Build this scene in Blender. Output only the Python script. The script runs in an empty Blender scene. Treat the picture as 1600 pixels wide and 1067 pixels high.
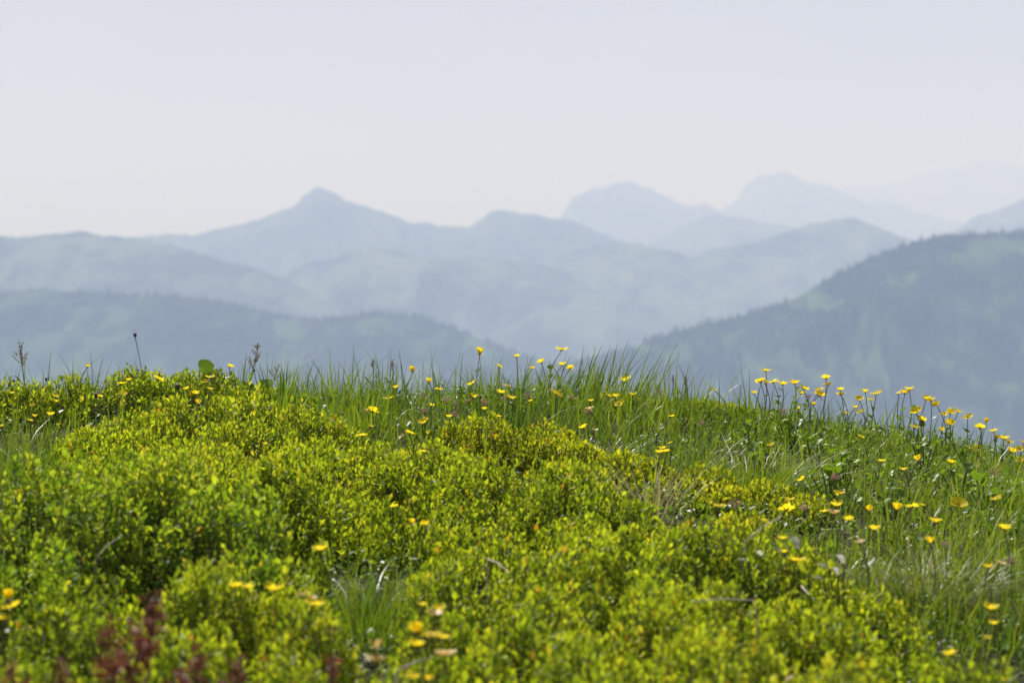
import bpy, math
import numpy as np
from mathutils import Matrix, Vector

rng = np.random.default_rng(11)
R = math.radians
S = bpy.context.scene
COL = S.collection

# ------------------------------------------------------------------ camera
EYE = 0.75                       # camera height over the origin of the meadow
FPX = 100.0 / 36.0 * 1600.0      # focal length in photo pixels
PITCH = math.atan(173.5 / FPX)   # eye level lies at photo row 360
cam_d = bpy.data.cameras.new('camera')
cam = bpy.data.objects.new('camera', cam_d)
COL.objects.link(cam)
cam.location = (0, 0, EYE)
cam.rotation_euler = (R(90) - PITCH, 0, 0)
cam_d.lens = 100
cam_d.sensor_width = 36
cam_d.clip_start = 0.05
cam_d.clip_end = 200000
cam_d.dof.use_dof = True
cam_d.dof.focus_distance = 5.75
cam_d.dof.aperture_fstop = 9.0
S.camera = cam

# ------------------------------------------------------------------ sky and sun
SUN_EL, SUN_AZ = 46.0, -20.0     # azimuth from +Y (view direction), negative = left
w = bpy.data.worlds.new('World')
S.world = w
w.use_nodes = True
nt = w.node_tree
nt.nodes.clear()
sky = nt.nodes.new('ShaderNodeTexSky')
sky.sky_type = 'NISHITA'
sky.sun_disc = False
sky.sun_elevation = R(SUN_EL)
sky.sun_rotation = R(SUN_AZ)
sky.altitude = 1800
sky.air_density = 1.0
sky.dust_density = 3.0
sky.ozone_density = 1.0
hs = nt.nodes.new('ShaderNodeHueSaturation')
hs.inputs['Saturation'].default_value = 0.25
bgn = nt.nodes.new('ShaderNodeBackground')
bgn.inputs['Strength'].default_value = 0.051
out = nt.nodes.new('ShaderNodeOutputWorld')
nt.links.new(sky.outputs[0], hs.inputs['Color'])
wb = nt.nodes.new('ShaderNodeMix')          # cool white balance of the photograph
wb.data_type = 'RGBA'; wb.blend_type = 'MULTIPLY'; wb.inputs[0].default_value = 1.0
wb.inputs[7].default_value = (0.955, 0.94, 1.05, 1)
nt.links.new(hs.outputs[0], wb.inputs[6])
veil = nt.nodes.new('ShaderNodeTexNoise')      # thin uneven veil of high cloud
veil.inputs['Scale'].default_value = 7.0; veil.inputs['Detail'].default_value = 5.0
vtc = nt.nodes.new('ShaderNodeTexCoord'); vmp = nt.nodes.new('ShaderNodeMapping')
vmp.inputs['Scale'].default_value = (1.0, 1.0, 2.5)
vr = nt.nodes.new('ShaderNodeMapRange')
vr.inputs[1].default_value = 0.25; vr.inputs[2].default_value = 0.75; vr.inputs[3].default_value = 0.93; vr.inputs[4].default_value = 1.09
vm = nt.nodes.new('ShaderNodeMix'); vm.data_type = 'RGBA'; vm.blend_type = 'MULTIPLY'; vm.inputs[0].default_value = 1.0
nt.links.new(vtc.outputs['Generated'], vmp.inputs['Vector']); nt.links.new(vmp.outputs[0], veil.inputs['Vector'])
nt.links.new(veil.outputs['Fac'], vr.inputs[0])
nt.links.new(wb.outputs[2], vm.inputs[6]); nt.links.new(vr.outputs[0], vm.inputs[7])
nt.links.new(vm.outputs[2], bgn.inputs['Color'])
nt.links.new(bgn.outputs[0], out.inputs['Surface'])

sd = bpy.data.lights.new('sun', 'SUN')
sd.energy = 5.0
sd.angle = R(0.53)
sd.color = (1.0, 0.96, 1.0)
so = bpy.data.objects.new('sun', sd)
COL.objects.link(so)
_e, _a = R(SUN_EL), R(SUN_AZ)
to_sun = Vector((math.sin(_a) * math.cos(_e), math.cos(_a) * math.cos(_e), math.sin(_e)))
so.rotation_euler = to_sun.to_track_quat('Z', 'Y').to_euler()
so.location = (0, 0, 50)

S.view_settings.view_transform = 'Standard'
S.view_settings.look = 'None'
S.view_settings.exposure = 0.51
S.view_settings.gamma = 1.0
S.render.engine = 'CYCLES'
cy = S.cycles
cy.use_denoising = True
cy.max_bounces = 8
cy.diffuse_bounces = 4
cy.glossy_bounces = 2
cy.transmission_bounces = 4
cy.volume_bounces = 2
cy.transparent_max_bounces = 8
cy.sample_clamp_indirect = 6.0
cy.sample_clamp_direct = 0.0

# ------------------------------------------------------------------ helpers
CP, SP = math.cos(PITCH), math.sin(PITCH)


def at(px, py, Y):
    """world point on the sight line of a photo pixel, at depth Y (arrays allowed)"""
    a = (np.asarray(px, float) - 800.0) / FPX
    b = (533.5 - np.asarray(py, float)) / FPX
    t = np.asarray(Y, float) / (CP + b * SP)
    return a * t, t * (CP + b * SP), EYE + t * (-SP + b * CP)


def _hash(ix, iy, seed):
    n = (ix.astype(np.int64) * 374761393 + iy.astype(np.int64) * 668265263 + seed * 974711) & 0x7fffffff
    n = ((n ^ (n >> 13)) * 1274126177) & 0x7fffffff
    n = (n ^ (n >> 16)) & 0xffff
    return n / 65535.0


def vnoise(x, y, seed=0):
    x = np.asarray(x, float); y = np.asarray(y, float)
    x, y = np.broadcast_arrays(x, y)
    ix = np.floor(x); iy = np.floor(y)
    fx = x - ix; fy = y - iy
    fx = fx * fx * (3 - 2 * fx); fy = fy * fy * (3 - 2 * fy)
    a = _hash(ix, iy, seed); b = _hash(ix + 1, iy, seed)
    c = _hash(ix, iy + 1, seed); d = _hash(ix + 1, iy + 1, seed)
    return (a * (1 - fx) + b * fx) * (1 - fy) + (c * (1 - fx) + d * fx) * fy


def fbm(x, y, seed=0, octv=4, gain=0.5):
    s = 0; amp = 1; tot = 0
    x = np.asarray(x, float); y = np.asarray(y, float)
    for k in range(octv):
        s = s + amp * vnoise(x, y, seed + 17 * k); tot += amp
        amp *= gain; x = x * 2.03 + 5.1; y = y * 2.03 - 3.7
    return s / tot            # 0..1


def domes(x, y, cell, seed):
    """cushions: 1 at the middle of a cell, falling to 0 in the creases between cells"""
    u = np.asarray(x, float) / cell; v = np.asarray(y, float) / cell
    iu, iv = np.floor(u), np.floor(v)
    d1 = np.full(u.shape, 9.0); d2 = np.full(u.shape, 9.0)
    for a in (-1, 0, 1):
        for b in (-1, 0, 1):
            cu = iu + a + 0.15 + 0.7 * _hash(iu + a, iv + b, seed)
            cv = iv + b + 0.15 + 0.7 * _hash(iu + a, iv + b, seed + 7)
            d = np.hypot(u - cu, v - cv)
            d2 = np.minimum(d2, np.maximum(d, d1)); d1 = np.minimum(d1, d)
    return np.clip((d2 - d1) * 1.9, 0, 1) ** 0.55


def smooth(e0, e1, x):
    t = np.clip((np.asarray(x, float) - e0) / (e1 - e0), 0, 1)
    return t * t * (3 - 2 * t)


def mesh_np(name, V, T, tint=None, mat=None, sm=False):
    V = np.ascontiguousarray(V, np.float32).reshape(-1, 3)
    T = np.ascontiguousarray(T, np.int32)
    k = T.shape[1]
    me = bpy.data.meshes.new(name)
    me.vertices.add(len(V)); me.loops.add(T.size); me.polygons.add(len(T))
    me.vertices.foreach_set('co', V.ravel())
    me.loops.foreach_set('vertex_index', T.ravel())
    me.polygons.foreach_set('loop_start', np.arange(0, T.size, k, dtype=np.int32))
    if tint is not None:
        at_ = me.attributes.new('tint', 'FLOAT', 'POINT')
        at_.data.foreach_set('value', np.ascontiguousarray(tint, np.float32).ravel())
    me.polygons.foreach_set('use_smooth', np.full(len(T), sm, dtype=bool))
    me.update(calc_edges=True)
    if mat is not None:
        me.materials.append(mat)
    return me


def add(name, data, parent=None, **props):
    o = bpy.data.objects.new(name, data)
    COL.objects.link(o)
    if parent is not None:
        o.parent = parent
    for k, v in props.items():
        o[k] = v
    return o


def thing(name, loc, label, category, group=None):
    o = add(name, None, label=label, category=category)
    o.empty_display_size = 0.05
    o.location = loc
    if group:
        o['group'] = group
    return o


def grid_quads(nr, nc):
    i = np.arange(nr - 1)[:, None] * nc + np.arange(nc - 1)[None, :]
    return np.stack([i, i + 1, i + nc + 1, i + nc], -1).reshape(-1, 4)


# ------------------------------------------------------------------ materials
def ramp_node(nt, stops):
    r = nt.nodes.new('ShaderNodeValToRGB')
    e = r.color_ramp.elements
    while len(e) < len(stops):
        e.new(0.5)
    for k, (p, c) in enumerate(stops):
        e[k].position = p
        e[k].color = (*c, 1)
    return r


def plant_mat(name, stops, trans=0.5, rough=0.45, spec=0.35, tboost=(1.15, 1.15, 0.55)):
    m = bpy.data.materials.new(name)
    m.use_nodes = True
    nt = m.node_tree; nt.nodes.clear()
    L = nt.links.new
    o = nt.nodes.new('ShaderNodeOutputMaterial')
    a = nt.nodes.new('ShaderNodeAttribute'); a.attribute_name = 'tint'
    r = ramp_node(nt, stops)
    L(a.outputs['Fac'], r.inputs[0])
    tc = nt.nodes.new('ShaderNodeTexCoord')
    nz = nt.nodes.new('ShaderNodeTexNoise'); nz.inputs['Scale'].default_value = 160.0
    L(tc.outputs['Object'], nz.inputs['Vector'])
    mp = nt.nodes.new('ShaderNodeMapRange')
    mp.inputs[1].default_value = 0.3; mp.inputs[2].default_value = 0.7
    mp.inputs[3].default_value = 0.82; mp.inputs[4].default_value = 1.15
    L(nz.outputs['Fac'], mp.inputs[0])
    mul = nt.nodes.new('ShaderNodeMix'); mul.data_type = 'RGBA'; mul.blend_type = 'MULTIPLY'
    mul.inputs[0].default_value = 1.0
    L(r.outputs[0], mul.inputs[6]); L(mp.outputs[0], mul.inputs[7])
    p = nt.nodes.new('ShaderNodeBsdfPrincipled')
    p.inputs['Roughness'].default_value = rough
    p.inputs['Specular IOR Level'].default_value = spec
    L(mul.outputs[2], p.inputs['Base Color'])
    if trans > 0:
        tr = nt.nodes.new('ShaderNodeBsdfTranslucent')
        m2 = nt.nodes.new('ShaderNodeMix'); m2.data_type = 'RGBA'; m2.blend_type = 'MULTIPLY'
        m2.inputs[0].default_value = 1.0
        m2.inputs[7].default_value = (*tboost, 1)
        L(mul.outputs[2], m2.inputs[6]); L(m2.outputs[2], tr.inputs['Color'])
        mx = nt.nodes.new('ShaderNodeMixShader'); mx.inputs[0].default_value = trans
        L(p.outputs[0], mx.inputs[1]); L(tr.outputs[0], mx.inputs[2])
        L(mx.outputs[0], o.inputs['Surface'])
    else:
        L(p.outputs[0], o.inputs['Surface'])
    return m


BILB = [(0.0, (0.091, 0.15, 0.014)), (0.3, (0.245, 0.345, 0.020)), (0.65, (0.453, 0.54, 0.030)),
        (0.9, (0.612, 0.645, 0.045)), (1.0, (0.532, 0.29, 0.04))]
BILB_Y = [(0.0, (0.101, 0.15, 0.012)), (0.3, (0.272, 0.345, 0.018)), (0.65, (0.479, 0.52, 0.024)),
          (0.9, (0.630, 0.61, 0.035)), (1.0, (0.586, 0.28, 0.04))]
BILB_G = [(0.0, (0.072, 0.145, 0.016)), (0.3, (0.197, 0.335, 0.026)), (0.65, (0.399, 0.52, 0.038)),
          (0.9, (0.586, 0.64, 0.048)), (1.0, (0.554, 0.38, 0.04))]
GRASS = [(0.0, (0.05, 0.105, 0.010)), (0.45, (0.15, 0.25, 0.017)), (0.8, (0.30, 0.40, 0.03)),
         (0.9, (0.34, 0.38, 0.06)), (0.93, (0.42, 0.36, 0.20)), (1.0, (0.55, 0.50, 0.36))]
M_BILB = plant_mat('bilberry_leaf', BILB, trans=0.47, rough=0.58, spec=0.25)
M_BILB_Y = plant_mat('bilberry_leaf_yellowish', BILB_Y, trans=0.47, rough=0.58, spec=0.25)
M_BILB_G = plant_mat('bilberry_leaf_deep_green', BILB_G, trans=0.47, rough=0.58, spec=0.25)
M_GRASS = plant_mat('grass_blade', GRASS, trans=0.36, rough=0.4, spec=0.4)
M_STRAW = plant_mat('dry_grass', [(0, (0.10, 0.14, 0.03)), (0.35, (0.22, 0.23, 0.09)), (0.7, (0.42, 0.36, 0.22)), (1, (0.58, 0.52, 0.38))], trans=0.25, rough=0.5)
M_HERB = plant_mat('herb_leaf', [(0, (0.06, 0.13, 0.012)), (0.5, (0.14, 0.25, 0.018)), (1, (0.28, 0.36, 0.04))], trans=0.45)
M_TWIG = plant_mat('woody_twig', [(0, (0.06, 0.05, 0.025)), (0.6, (0.09, 0.11, 0.03)), (1, (0.22, 0.18, 0.13))], trans=0.0, rough=0.7)
M_STEM = plant_mat('flower_stem', [(0, (0.05, 0.09, 0.02)), (0.6, (0.09, 0.14, 0.03)), (1, (0.13, 0.07, 0.04))], trans=0.1, rough=0.5)
M_PETAL = plant_mat('yellow_petal', [(0, (0.90, 0.70, 0.012)), (0.6, (0.95, 0.80, 0.025)), (1, (0.96, 0.84, 0.06))], trans=0.58, rough=0.6, spec=0.15, tboost=(1.0, 0.95, 0.8))
M_PETAL_P = plant_mat('faded_petal', [(0, (0.70, 0.47, 0.12)), (1, (0.80, 0.62, 0.25))], trans=0.35, rough=0.5, tboost=(1.0, 0.95, 0.8))
M_STAMEN = plant_mat('stamen', [(0, (0.60, 0.42, 0.02)), (1, (0.75, 0.52, 0.03))], trans=0.1, rough=0.6)
M_PLUME = plant_mat('seed_plume', [(0, (0.55, 0.40, 0.30)), (0.5, (0.66, 0.50, 0.40)), (1, (0.78, 0.64, 0.52))], trans=0.5, rough=0.6, tboost=(1, .97, .95))
M_BUD = plant_mat('dark_bud', [(0, (0.05, 0.025, 0.03)), (1, (0.09, 0.05, 0.05))], trans=0.0, rough=0.6)
M_WHITE = plant_mat('white_floret', [(0, (0.6, 0.57, 0.56)), (1, (0.78, 0.76, 0.74))], trans=0.2, rough=0.6, tboost=(1, 1, 1))
M_SORREL_RED = plant_mat('red_sorrel_seed', [(0, (0.15, 0.04, 0.028)), (0.6, (0.27, 0.07, 0.05)), (1, (0.40, 0.16, 0.10))], trans=0.3, rough=0.6, tboost=(1.1, .9, .8))
M_SORREL = plant_mat('sorrel_seed', [(0, (0.20, 0.19, 0.07)), (0.6, (0.34, 0.28, 0.13)), (1, (0.48, 0.34, 0.20))], trans=0.3, rough=0.6, tboost=(1.1, .95, .8))
M_GREY = plant_mat('withered_leaf', [(0, (0.36, 0.38, 0.25)), (1, (0.52, 0.51, 0.38))], trans=0.3, rough=0.6, spec=0.2, tboost=(1, 1, 1))


def ground_mat():
    m = bpy.data.materials.new('meadow_soil')
    m.use_nodes = True
    nt = m.node_tree; nt.nodes.clear(); L = nt.links.new
    o = nt.nodes.new('ShaderNodeOutputMaterial')
    p = nt.nodes.new('ShaderNodeBsdfPrincipled')
    p.inputs['Roughness'].default_value = 0.95
    p.inputs['Specular IOR Level'].default_value = 0.1
    tc = nt.nodes.new('ShaderNodeTexCoord')
    n1 = nt.nodes.new('ShaderNodeTexNoise'); n1.inputs['Scale'].default_value = 40; n1.inputs['Detail'].default_value = 6
    L(tc.outputs['Object'], n1.inputs['Vector'])
    r1 = ramp_node(nt, [(0.3, (0.016, 0.018, 0.007)), (0.55, (0.035, 0.032, 0.014)), (0.75, (0.09, 0.07, 0.04))])
    L(n1.outputs['Fac'], r1.inputs[0])
    n2 = nt.nodes.new('ShaderNodeTexNoise'); n2.inputs['Scale'].default_value = 0.004; n2.inputs['Detail'].default_value = 8
    L(tc.outputs['Object'], n2.inputs['Vector'])
    r2 = ramp_node(nt, [(0.42, (0.03, 0.055, 0.02)), (0.58, (0.09, 0.13, 0.04))])
    L(n2.outputs['Fac'], r2.inputs[0])
    a = nt.nodes.new('ShaderNodeAttribute'); a.attribute_name = 'tint'
    mx = nt.nodes.new('ShaderNodeMix'); mx.data_type = 'RGBA'
    L(a.outputs['Fac'], mx.inputs[0]); L(r1.outputs[0], mx.inputs[6]); L(r2.outputs[0], mx.inputs[7])
    L(mx.outputs[2], p.inputs['Base Color'])
    b = nt.nodes.new('ShaderNodeBump'); b.inputs['Strength'].default_value = 0.6; b.inputs['Distance'].default_value = 0.01
    L(n1.outputs['Fac'], b.inputs['Height']); L(b.outputs[0], p.inputs['Normal'])
    L(p.outputs[0], o.inputs['Surface'])
    return m


def mountain_mat(name, forest, meadow, scale, rock=None):
    """tint 0 = forest, 1 = alpine meadow; fine mottling of single crowns and clearings"""
    m = bpy.data.materials.new(name)
    m.use_nodes = True
    nt = m.node_tree; nt.nodes.clear(); L = nt.links.new
    o = nt.nodes.new('ShaderNodeOutputMaterial')
    p = nt.nodes.new('ShaderNodeBsdfPrincipled')
    p.inputs['Roughness'].default_value = 1.0
    p.inputs['Specular IOR Level'].default_value = 0.0
    tc = nt.nodes.new('ShaderNodeTexCoord')
    n1 = nt.nodes.new('ShaderNodeTexNoise'); n1.inputs['Scale'].default_value = scale; n1.inputs['Detail'].default_value = 8
    n1.inputs['Roughness'].default_value = 0.65
    L(tc.outputs['Object'], n1.inputs['Vector'])
    a = nt.nodes.new('ShaderNodeAttribute'); a.attribute_name = 'tint'
    ad = nt.nodes.new('ShaderNodeMath'); ad.operation = 'ADD'
    sb = nt.nodes.new('ShaderNodeMath'); sb.operation = 'MULTIPLY_ADD'
    sb.inputs[1].default_value = 1.6; sb.inputs[2].default_value = -0.8
    L(n1.outputs['Fac'], sb.inputs[0])
    L(a.outputs['Fac'], ad.inputs[0]); L(sb.outputs[0], ad.inputs[1])
    r = ramp_node(nt, [(0.2, forest), (0.75, meadow), (1.0, rock or meadow)])
    L(ad.outputs[0], r.inputs[0])
    L(r.outputs[0], p.inputs['Base Color'])
    L(p.outputs[0], o.inputs['Surface'])
    return m


M_GROUND = ground_mat()

# ------------------------------------------------------------------ the ground: one sheet to the horizon
YC = 6.2
VALLEY = -1000.0
_cx = np.array([-2.4, -1.12, -0.42, 0.14, 0.42, 0.7, 0.98, 1.12, 1.6, 2.6])
_cp = np.array([655, 642, 640, 640, 650, 672, 706, 735, 800, 900.])
_cz = -(_cp - 360) / FPX * YC


def ground(x, y):
    x = np.asarray(x, float); y = np.asarray(y, float)
    cz = np.interp(np.clip(x, -2.4, 2.6), _cx, _cz)
    s = (YC - y) / 3.2
    near = cz * (1 - np.clip(s, 0, 1)) + (-0.60) * np.clip(s, 0, 1) - 0.05 * np.clip(s - 1, 0, 3)
    b = np.maximum(y - YC, 0)
    near = near - 0.10 * b - 0.05 * np.minimum(b, 6) ** 2 - 0.45 * np.maximum(b - 6, 0)
    lx = np.maximum(np.abs(x) - 4, 0); ly = np.maximum(-y - 6, 0)
    near = near - 0.45 * np.sqrt(lx * lx + 25) + 2.25 - 0.35 * np.sqrt(ly * ly + 25) + 1.75
    near = near + 0.03 * (fbm(x * 2.2, y * 2.2, 3, 3) - 0.5) * smooth(40, 4, np.hypot(x, y))
    far = np.hypot(x, y)
    near = near + np.clip(far - 30, 0, 400) * 0.10 * (fbm(x / 60, y / 60, 5, 4) - 0.5)
    return np.maximum(near + EYE, VALLEY + 12 * fbm(x / 900, y / 900, 9, 3))


def sinh_axis(n, lo, hi, c, fine):
    t = np.linspace(0, 1, n)
    a = fine
    pos = a * np.sinh(t * math.asinh((hi - c) / a)) + c
    neg = c - a * np.sinh(t * math.asinh((c - lo) / a))
    return np.unique(np.concatenate([neg, pos]))


gx = sinh_axis(110, -64000, 64000, 0.0, 1.2)
gy = sinh_axis(110, -64000, 64000, 4.5, 1.2)
GX, GY = np.meshgrid(gx, gy)
GZ = ground(GX, GY)
gt = smooth(30, 200, np.hypot(GX, GY))
add('ground', mesh_np('ground', np.stack([GX, GY, GZ], -1), grid_quads(*GX.shape), gt, M_GROUND, True),
    kind='structure', label='dark mossy soil of the hilltop under shrubs and grass')


# ------------------------------------------------------------------ mountains
def ridge(name, label, prof, Y, front, mat, seed, spur=0.42, rough=1.2, meadow=(0.5, 0.5), step=5, rows=50, wander=0.02):
    prof = np.array(prof, float)
    px = np.arange(prof[0, 0], prof[-1, 0] + step, step)
    py = np.interp(px, prof[:, 0], prof[:, 1])
    k = np.array([1, 2, 1.]) / 4
    pys = np.convolve(np.pad(py, 1, mode='edge'), k, 'valid')
    pys = pys + rough * 3.0 * (fbm(px / 30.0, px * 0 + seed, seed, 4, 0.65) - 0.5) + rough * 2.6 * np.abs(fbm(px / 13.0, px * 0 + seed, seed + 50, 2) - 0.5)
    Yc = Y * (1 + wander * (fbm(px / 240.0, px * 0 + 3.3, seed + 5, 3) - 0.5) * 2)
    X, _, Z = at(px, pys, Yc)
    H = np.maximum(Z - VALLEY, 60.0)
    vs = np.concatenate([-np.linspace(1, 0.08, 9), np.linspace(0, 1, rows) ** 1.25])
    V = vs[:, None]
    av = np.abs(V)
    drop = np.where(V < 0, av ** 1.0, 0.55 * av + 0.45 * av ** 1.9)
    yy = Yc[None, :] - V * front
    zz = Z[None, :] - H[None, :] * drop * 1.02
    L = front * 0.30
    wob = (fbm(X[None, :] / L + 0.8 * (fbm(X[None, :] / L, yy / L, seed + 3, 3) - 0.5), yy / (L * 2.2), seed + 1, 6, 0.56) - 0.5)
    rg = 1 - 2 * np.abs(wob * 1.4)
    env = np.clip(av * 4.0, 0, 1) * (1 - 0.6 * av)
    zz = zz + spur * H[None, :] * env * (rg - 0.7)
    yy = yy + front * 0.25 * env * wob
    zz[0] -= 30; zz[-1] -= 30
    XX = np.repeat(X[None, :], len(vs), 0)
    mt = fbm(XX / (front * .055), zz / (front * .024), seed + 8, 5, 0.7) - 0.5 - 0.10 * np.clip(1 - av * 9, 0, 1)
    tint = np.clip(meadow[0] + meadow[1] * 4.0 * mt, 0, 1)
    o = add(name, mesh_np(name, np.stack([XX, yy, zz], -1), grid_quads(len(vs), len(px))[:, ::-1], tint, mat, True),
            kind='structure', label=label)
    return XX, yy, zz, tint, len(vs), len(px)


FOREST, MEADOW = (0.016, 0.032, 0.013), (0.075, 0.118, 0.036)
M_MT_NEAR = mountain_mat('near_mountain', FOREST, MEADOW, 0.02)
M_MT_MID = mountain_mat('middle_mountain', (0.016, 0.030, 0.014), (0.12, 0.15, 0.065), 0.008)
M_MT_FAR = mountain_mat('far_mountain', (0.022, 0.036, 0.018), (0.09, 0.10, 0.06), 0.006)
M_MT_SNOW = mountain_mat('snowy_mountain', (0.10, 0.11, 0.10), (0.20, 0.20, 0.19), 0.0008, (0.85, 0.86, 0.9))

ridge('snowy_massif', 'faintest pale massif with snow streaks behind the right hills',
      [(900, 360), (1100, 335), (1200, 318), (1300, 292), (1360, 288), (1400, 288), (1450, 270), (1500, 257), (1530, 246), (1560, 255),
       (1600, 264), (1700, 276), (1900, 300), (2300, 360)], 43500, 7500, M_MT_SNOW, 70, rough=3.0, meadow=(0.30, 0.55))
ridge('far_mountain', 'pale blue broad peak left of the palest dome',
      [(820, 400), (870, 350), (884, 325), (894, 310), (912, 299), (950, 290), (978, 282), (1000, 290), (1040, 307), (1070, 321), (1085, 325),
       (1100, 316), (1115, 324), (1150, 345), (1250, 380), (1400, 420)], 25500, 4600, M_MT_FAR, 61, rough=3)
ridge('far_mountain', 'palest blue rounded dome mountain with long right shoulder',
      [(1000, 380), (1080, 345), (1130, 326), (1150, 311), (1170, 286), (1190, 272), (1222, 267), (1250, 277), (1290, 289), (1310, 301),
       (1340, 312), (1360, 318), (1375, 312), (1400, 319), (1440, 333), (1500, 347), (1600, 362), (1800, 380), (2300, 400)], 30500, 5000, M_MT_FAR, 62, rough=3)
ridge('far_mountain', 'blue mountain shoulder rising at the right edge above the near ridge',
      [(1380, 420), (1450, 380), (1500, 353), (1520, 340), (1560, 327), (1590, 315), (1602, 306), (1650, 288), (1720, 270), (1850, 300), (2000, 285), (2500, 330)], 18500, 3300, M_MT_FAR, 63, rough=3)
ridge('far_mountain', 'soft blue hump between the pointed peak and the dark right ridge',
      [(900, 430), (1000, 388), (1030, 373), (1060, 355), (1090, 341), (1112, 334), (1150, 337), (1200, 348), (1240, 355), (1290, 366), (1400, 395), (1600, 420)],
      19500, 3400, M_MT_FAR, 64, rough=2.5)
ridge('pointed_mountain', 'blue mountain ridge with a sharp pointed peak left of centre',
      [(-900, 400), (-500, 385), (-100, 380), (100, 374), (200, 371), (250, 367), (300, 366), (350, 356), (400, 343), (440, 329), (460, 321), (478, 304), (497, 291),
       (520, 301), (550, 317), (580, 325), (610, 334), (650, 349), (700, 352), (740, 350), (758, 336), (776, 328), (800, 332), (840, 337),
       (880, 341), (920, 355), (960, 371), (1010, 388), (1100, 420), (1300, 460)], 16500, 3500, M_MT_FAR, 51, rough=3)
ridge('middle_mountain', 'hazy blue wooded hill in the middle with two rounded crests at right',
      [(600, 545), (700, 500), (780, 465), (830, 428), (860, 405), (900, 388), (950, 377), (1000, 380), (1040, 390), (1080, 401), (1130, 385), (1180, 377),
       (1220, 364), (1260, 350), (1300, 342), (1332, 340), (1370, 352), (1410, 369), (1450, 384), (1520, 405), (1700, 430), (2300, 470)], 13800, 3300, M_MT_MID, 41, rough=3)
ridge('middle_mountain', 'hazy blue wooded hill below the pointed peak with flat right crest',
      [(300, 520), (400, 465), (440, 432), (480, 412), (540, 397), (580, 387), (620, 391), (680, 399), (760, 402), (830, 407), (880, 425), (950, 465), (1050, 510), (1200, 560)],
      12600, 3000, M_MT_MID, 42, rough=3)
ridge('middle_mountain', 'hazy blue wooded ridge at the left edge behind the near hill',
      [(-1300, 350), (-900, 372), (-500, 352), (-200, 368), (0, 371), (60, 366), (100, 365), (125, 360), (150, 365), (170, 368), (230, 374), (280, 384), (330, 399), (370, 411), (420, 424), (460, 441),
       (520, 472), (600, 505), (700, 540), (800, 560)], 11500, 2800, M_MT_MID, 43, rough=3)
RIGHT = ridge('near_ridge', 'large dark wooded ridge rising to the right edge',
      [(500, 700), (700, 625), (800, 592), (860, 575), (930, 559), (980, 545), (1040, 523), (1100, 506), (1150, 496), (1200, 480), (1250, 461), (1300, 434),
       (1350, 407), (1400, 387), (1450, 372), (1480, 366), (1530, 365), (1600, 362), (1700, 352), (1850, 368), (2100, 340), (2600, 380)],
      7000, 1700, M_MT_NEAR, 31, rough=1.6, meadow=(0.44, 0.62), step=4, rows=80)
LEFT = ridge('near_hill', 'long low wooded hill at left behind the shrub skyline',
      [(-1400, 470), (-900, 440), (-400, 462), (-100, 462), (0, 456), (60, 451), (120, 456), (180, 459), (290, 463), (340, 470), (390, 480), (430, 490), (500, 497), (560, 492), (620, 490),
       (660, 494), (720, 516), (780, 541), (830, 557), (900, 582), (1000, 620), (1200, 680)], 8000, 1800, M_MT_NEAR, 32, rough=1.6, meadow=(0.44, 0.62), step=4, rows=80)


def forest(name, label, ridge_data, n, h, seed):
    XX, YY, ZZ, TT, nr, nc = ridge_data
    r = np.random.default_rng(seed)
    i = 8 + (r.random(n) ** 0.9 * (nr - 10) * 0.75)
    j = r.random(n) * (nc - 2)
    i0 = i.astype(int); j0 = j.astype(int); fi = i - i0; fj = j - j0

    def sample(A):
        return (A[i0, j0] * (1 - fi) + A[i0 + 1, j0] * fi) * (1 - fj) + (A[i0, j0 + 1] * (1 - fi) + A[i0 + 1, j0 + 1] * fi) * fj
    X, Y, Z, T = sample(XX), sample(YY), sample(ZZ), sample(TT)
    keep = T < 0.38 + 0.25 * r.random(n)
    keep &= np.abs(X / Y * FPX) < 1300
    X, Y, Z, T = X[keep], Y[keep], Z[keep], T[keep]
    m = len(X)
    hh = h * (0.4 + 1.0 * r.random(m) ** 1.8)
    wd = hh * (0.19 + 0.07 * r.random(m))
    ang = np.arange(5) / 5 * 2 * math.pi
    prot = []
    for z0, rr in ((0.05, 1.0), (0.42, 0.62)):
        prot.append(np.stack([np.cos(ang) * rr, np.sin(ang) * rr, np.full(5, z0)], -1))
    prot = np.concatenate(prot + [np.array([[0, 0, 0.68], [0, 0, 1.0]])])
    T0 = [[k, (k + 1) % 5, 10] for k in range(5)] + [[5 + k, 5 + (k + 1) % 5, 11] for k in range(5)]
    T0 = np.array(T0)
    V = np.empty((m, 12, 3))
    rot = r.random(m) * 6.28
    c, s = np.cos(rot)[:, None], np.sin(rot)[:, None]
    V[:, :, 0] = X[:, None] + (prot[:, 0] * c - prot[:, 1] * s) * wd[:, None]
    V[:, :, 1] = Y[:, None] + (prot[:, 0] * s + prot[:, 1] * c) * wd[:, None]
    V[:, :, 2] = Z[:, None] - 0.5 + prot[:, 2] * hh[:, None]
    T = (T0[None] + (np.arange(m) * 12)[:, None, None]).reshape(-1, 3)
    tint = np.repeat(r.random(m), 12)
    add(name, mesh_np(name, V, T, tint, M_CONIFER), kind='stuff', label=label)


M_CONIFER = plant_mat('conifer', [(0, (0.014, 0.028, 0.012)), (0.6, (0.024, 0.046, 0.018)), (1, (0.045, 0.075, 0.025))], trans=0.0, rough=0.9, spec=0.1)
forest('conifer_forest', 'dark conifer wood covering the large right ridge', RIGHT, 28000, 15.0, 5)
forest('conifer_forest', 'dark conifer wood covering the long low left hill', LEFT, 24000, 15.0, 6)

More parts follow.
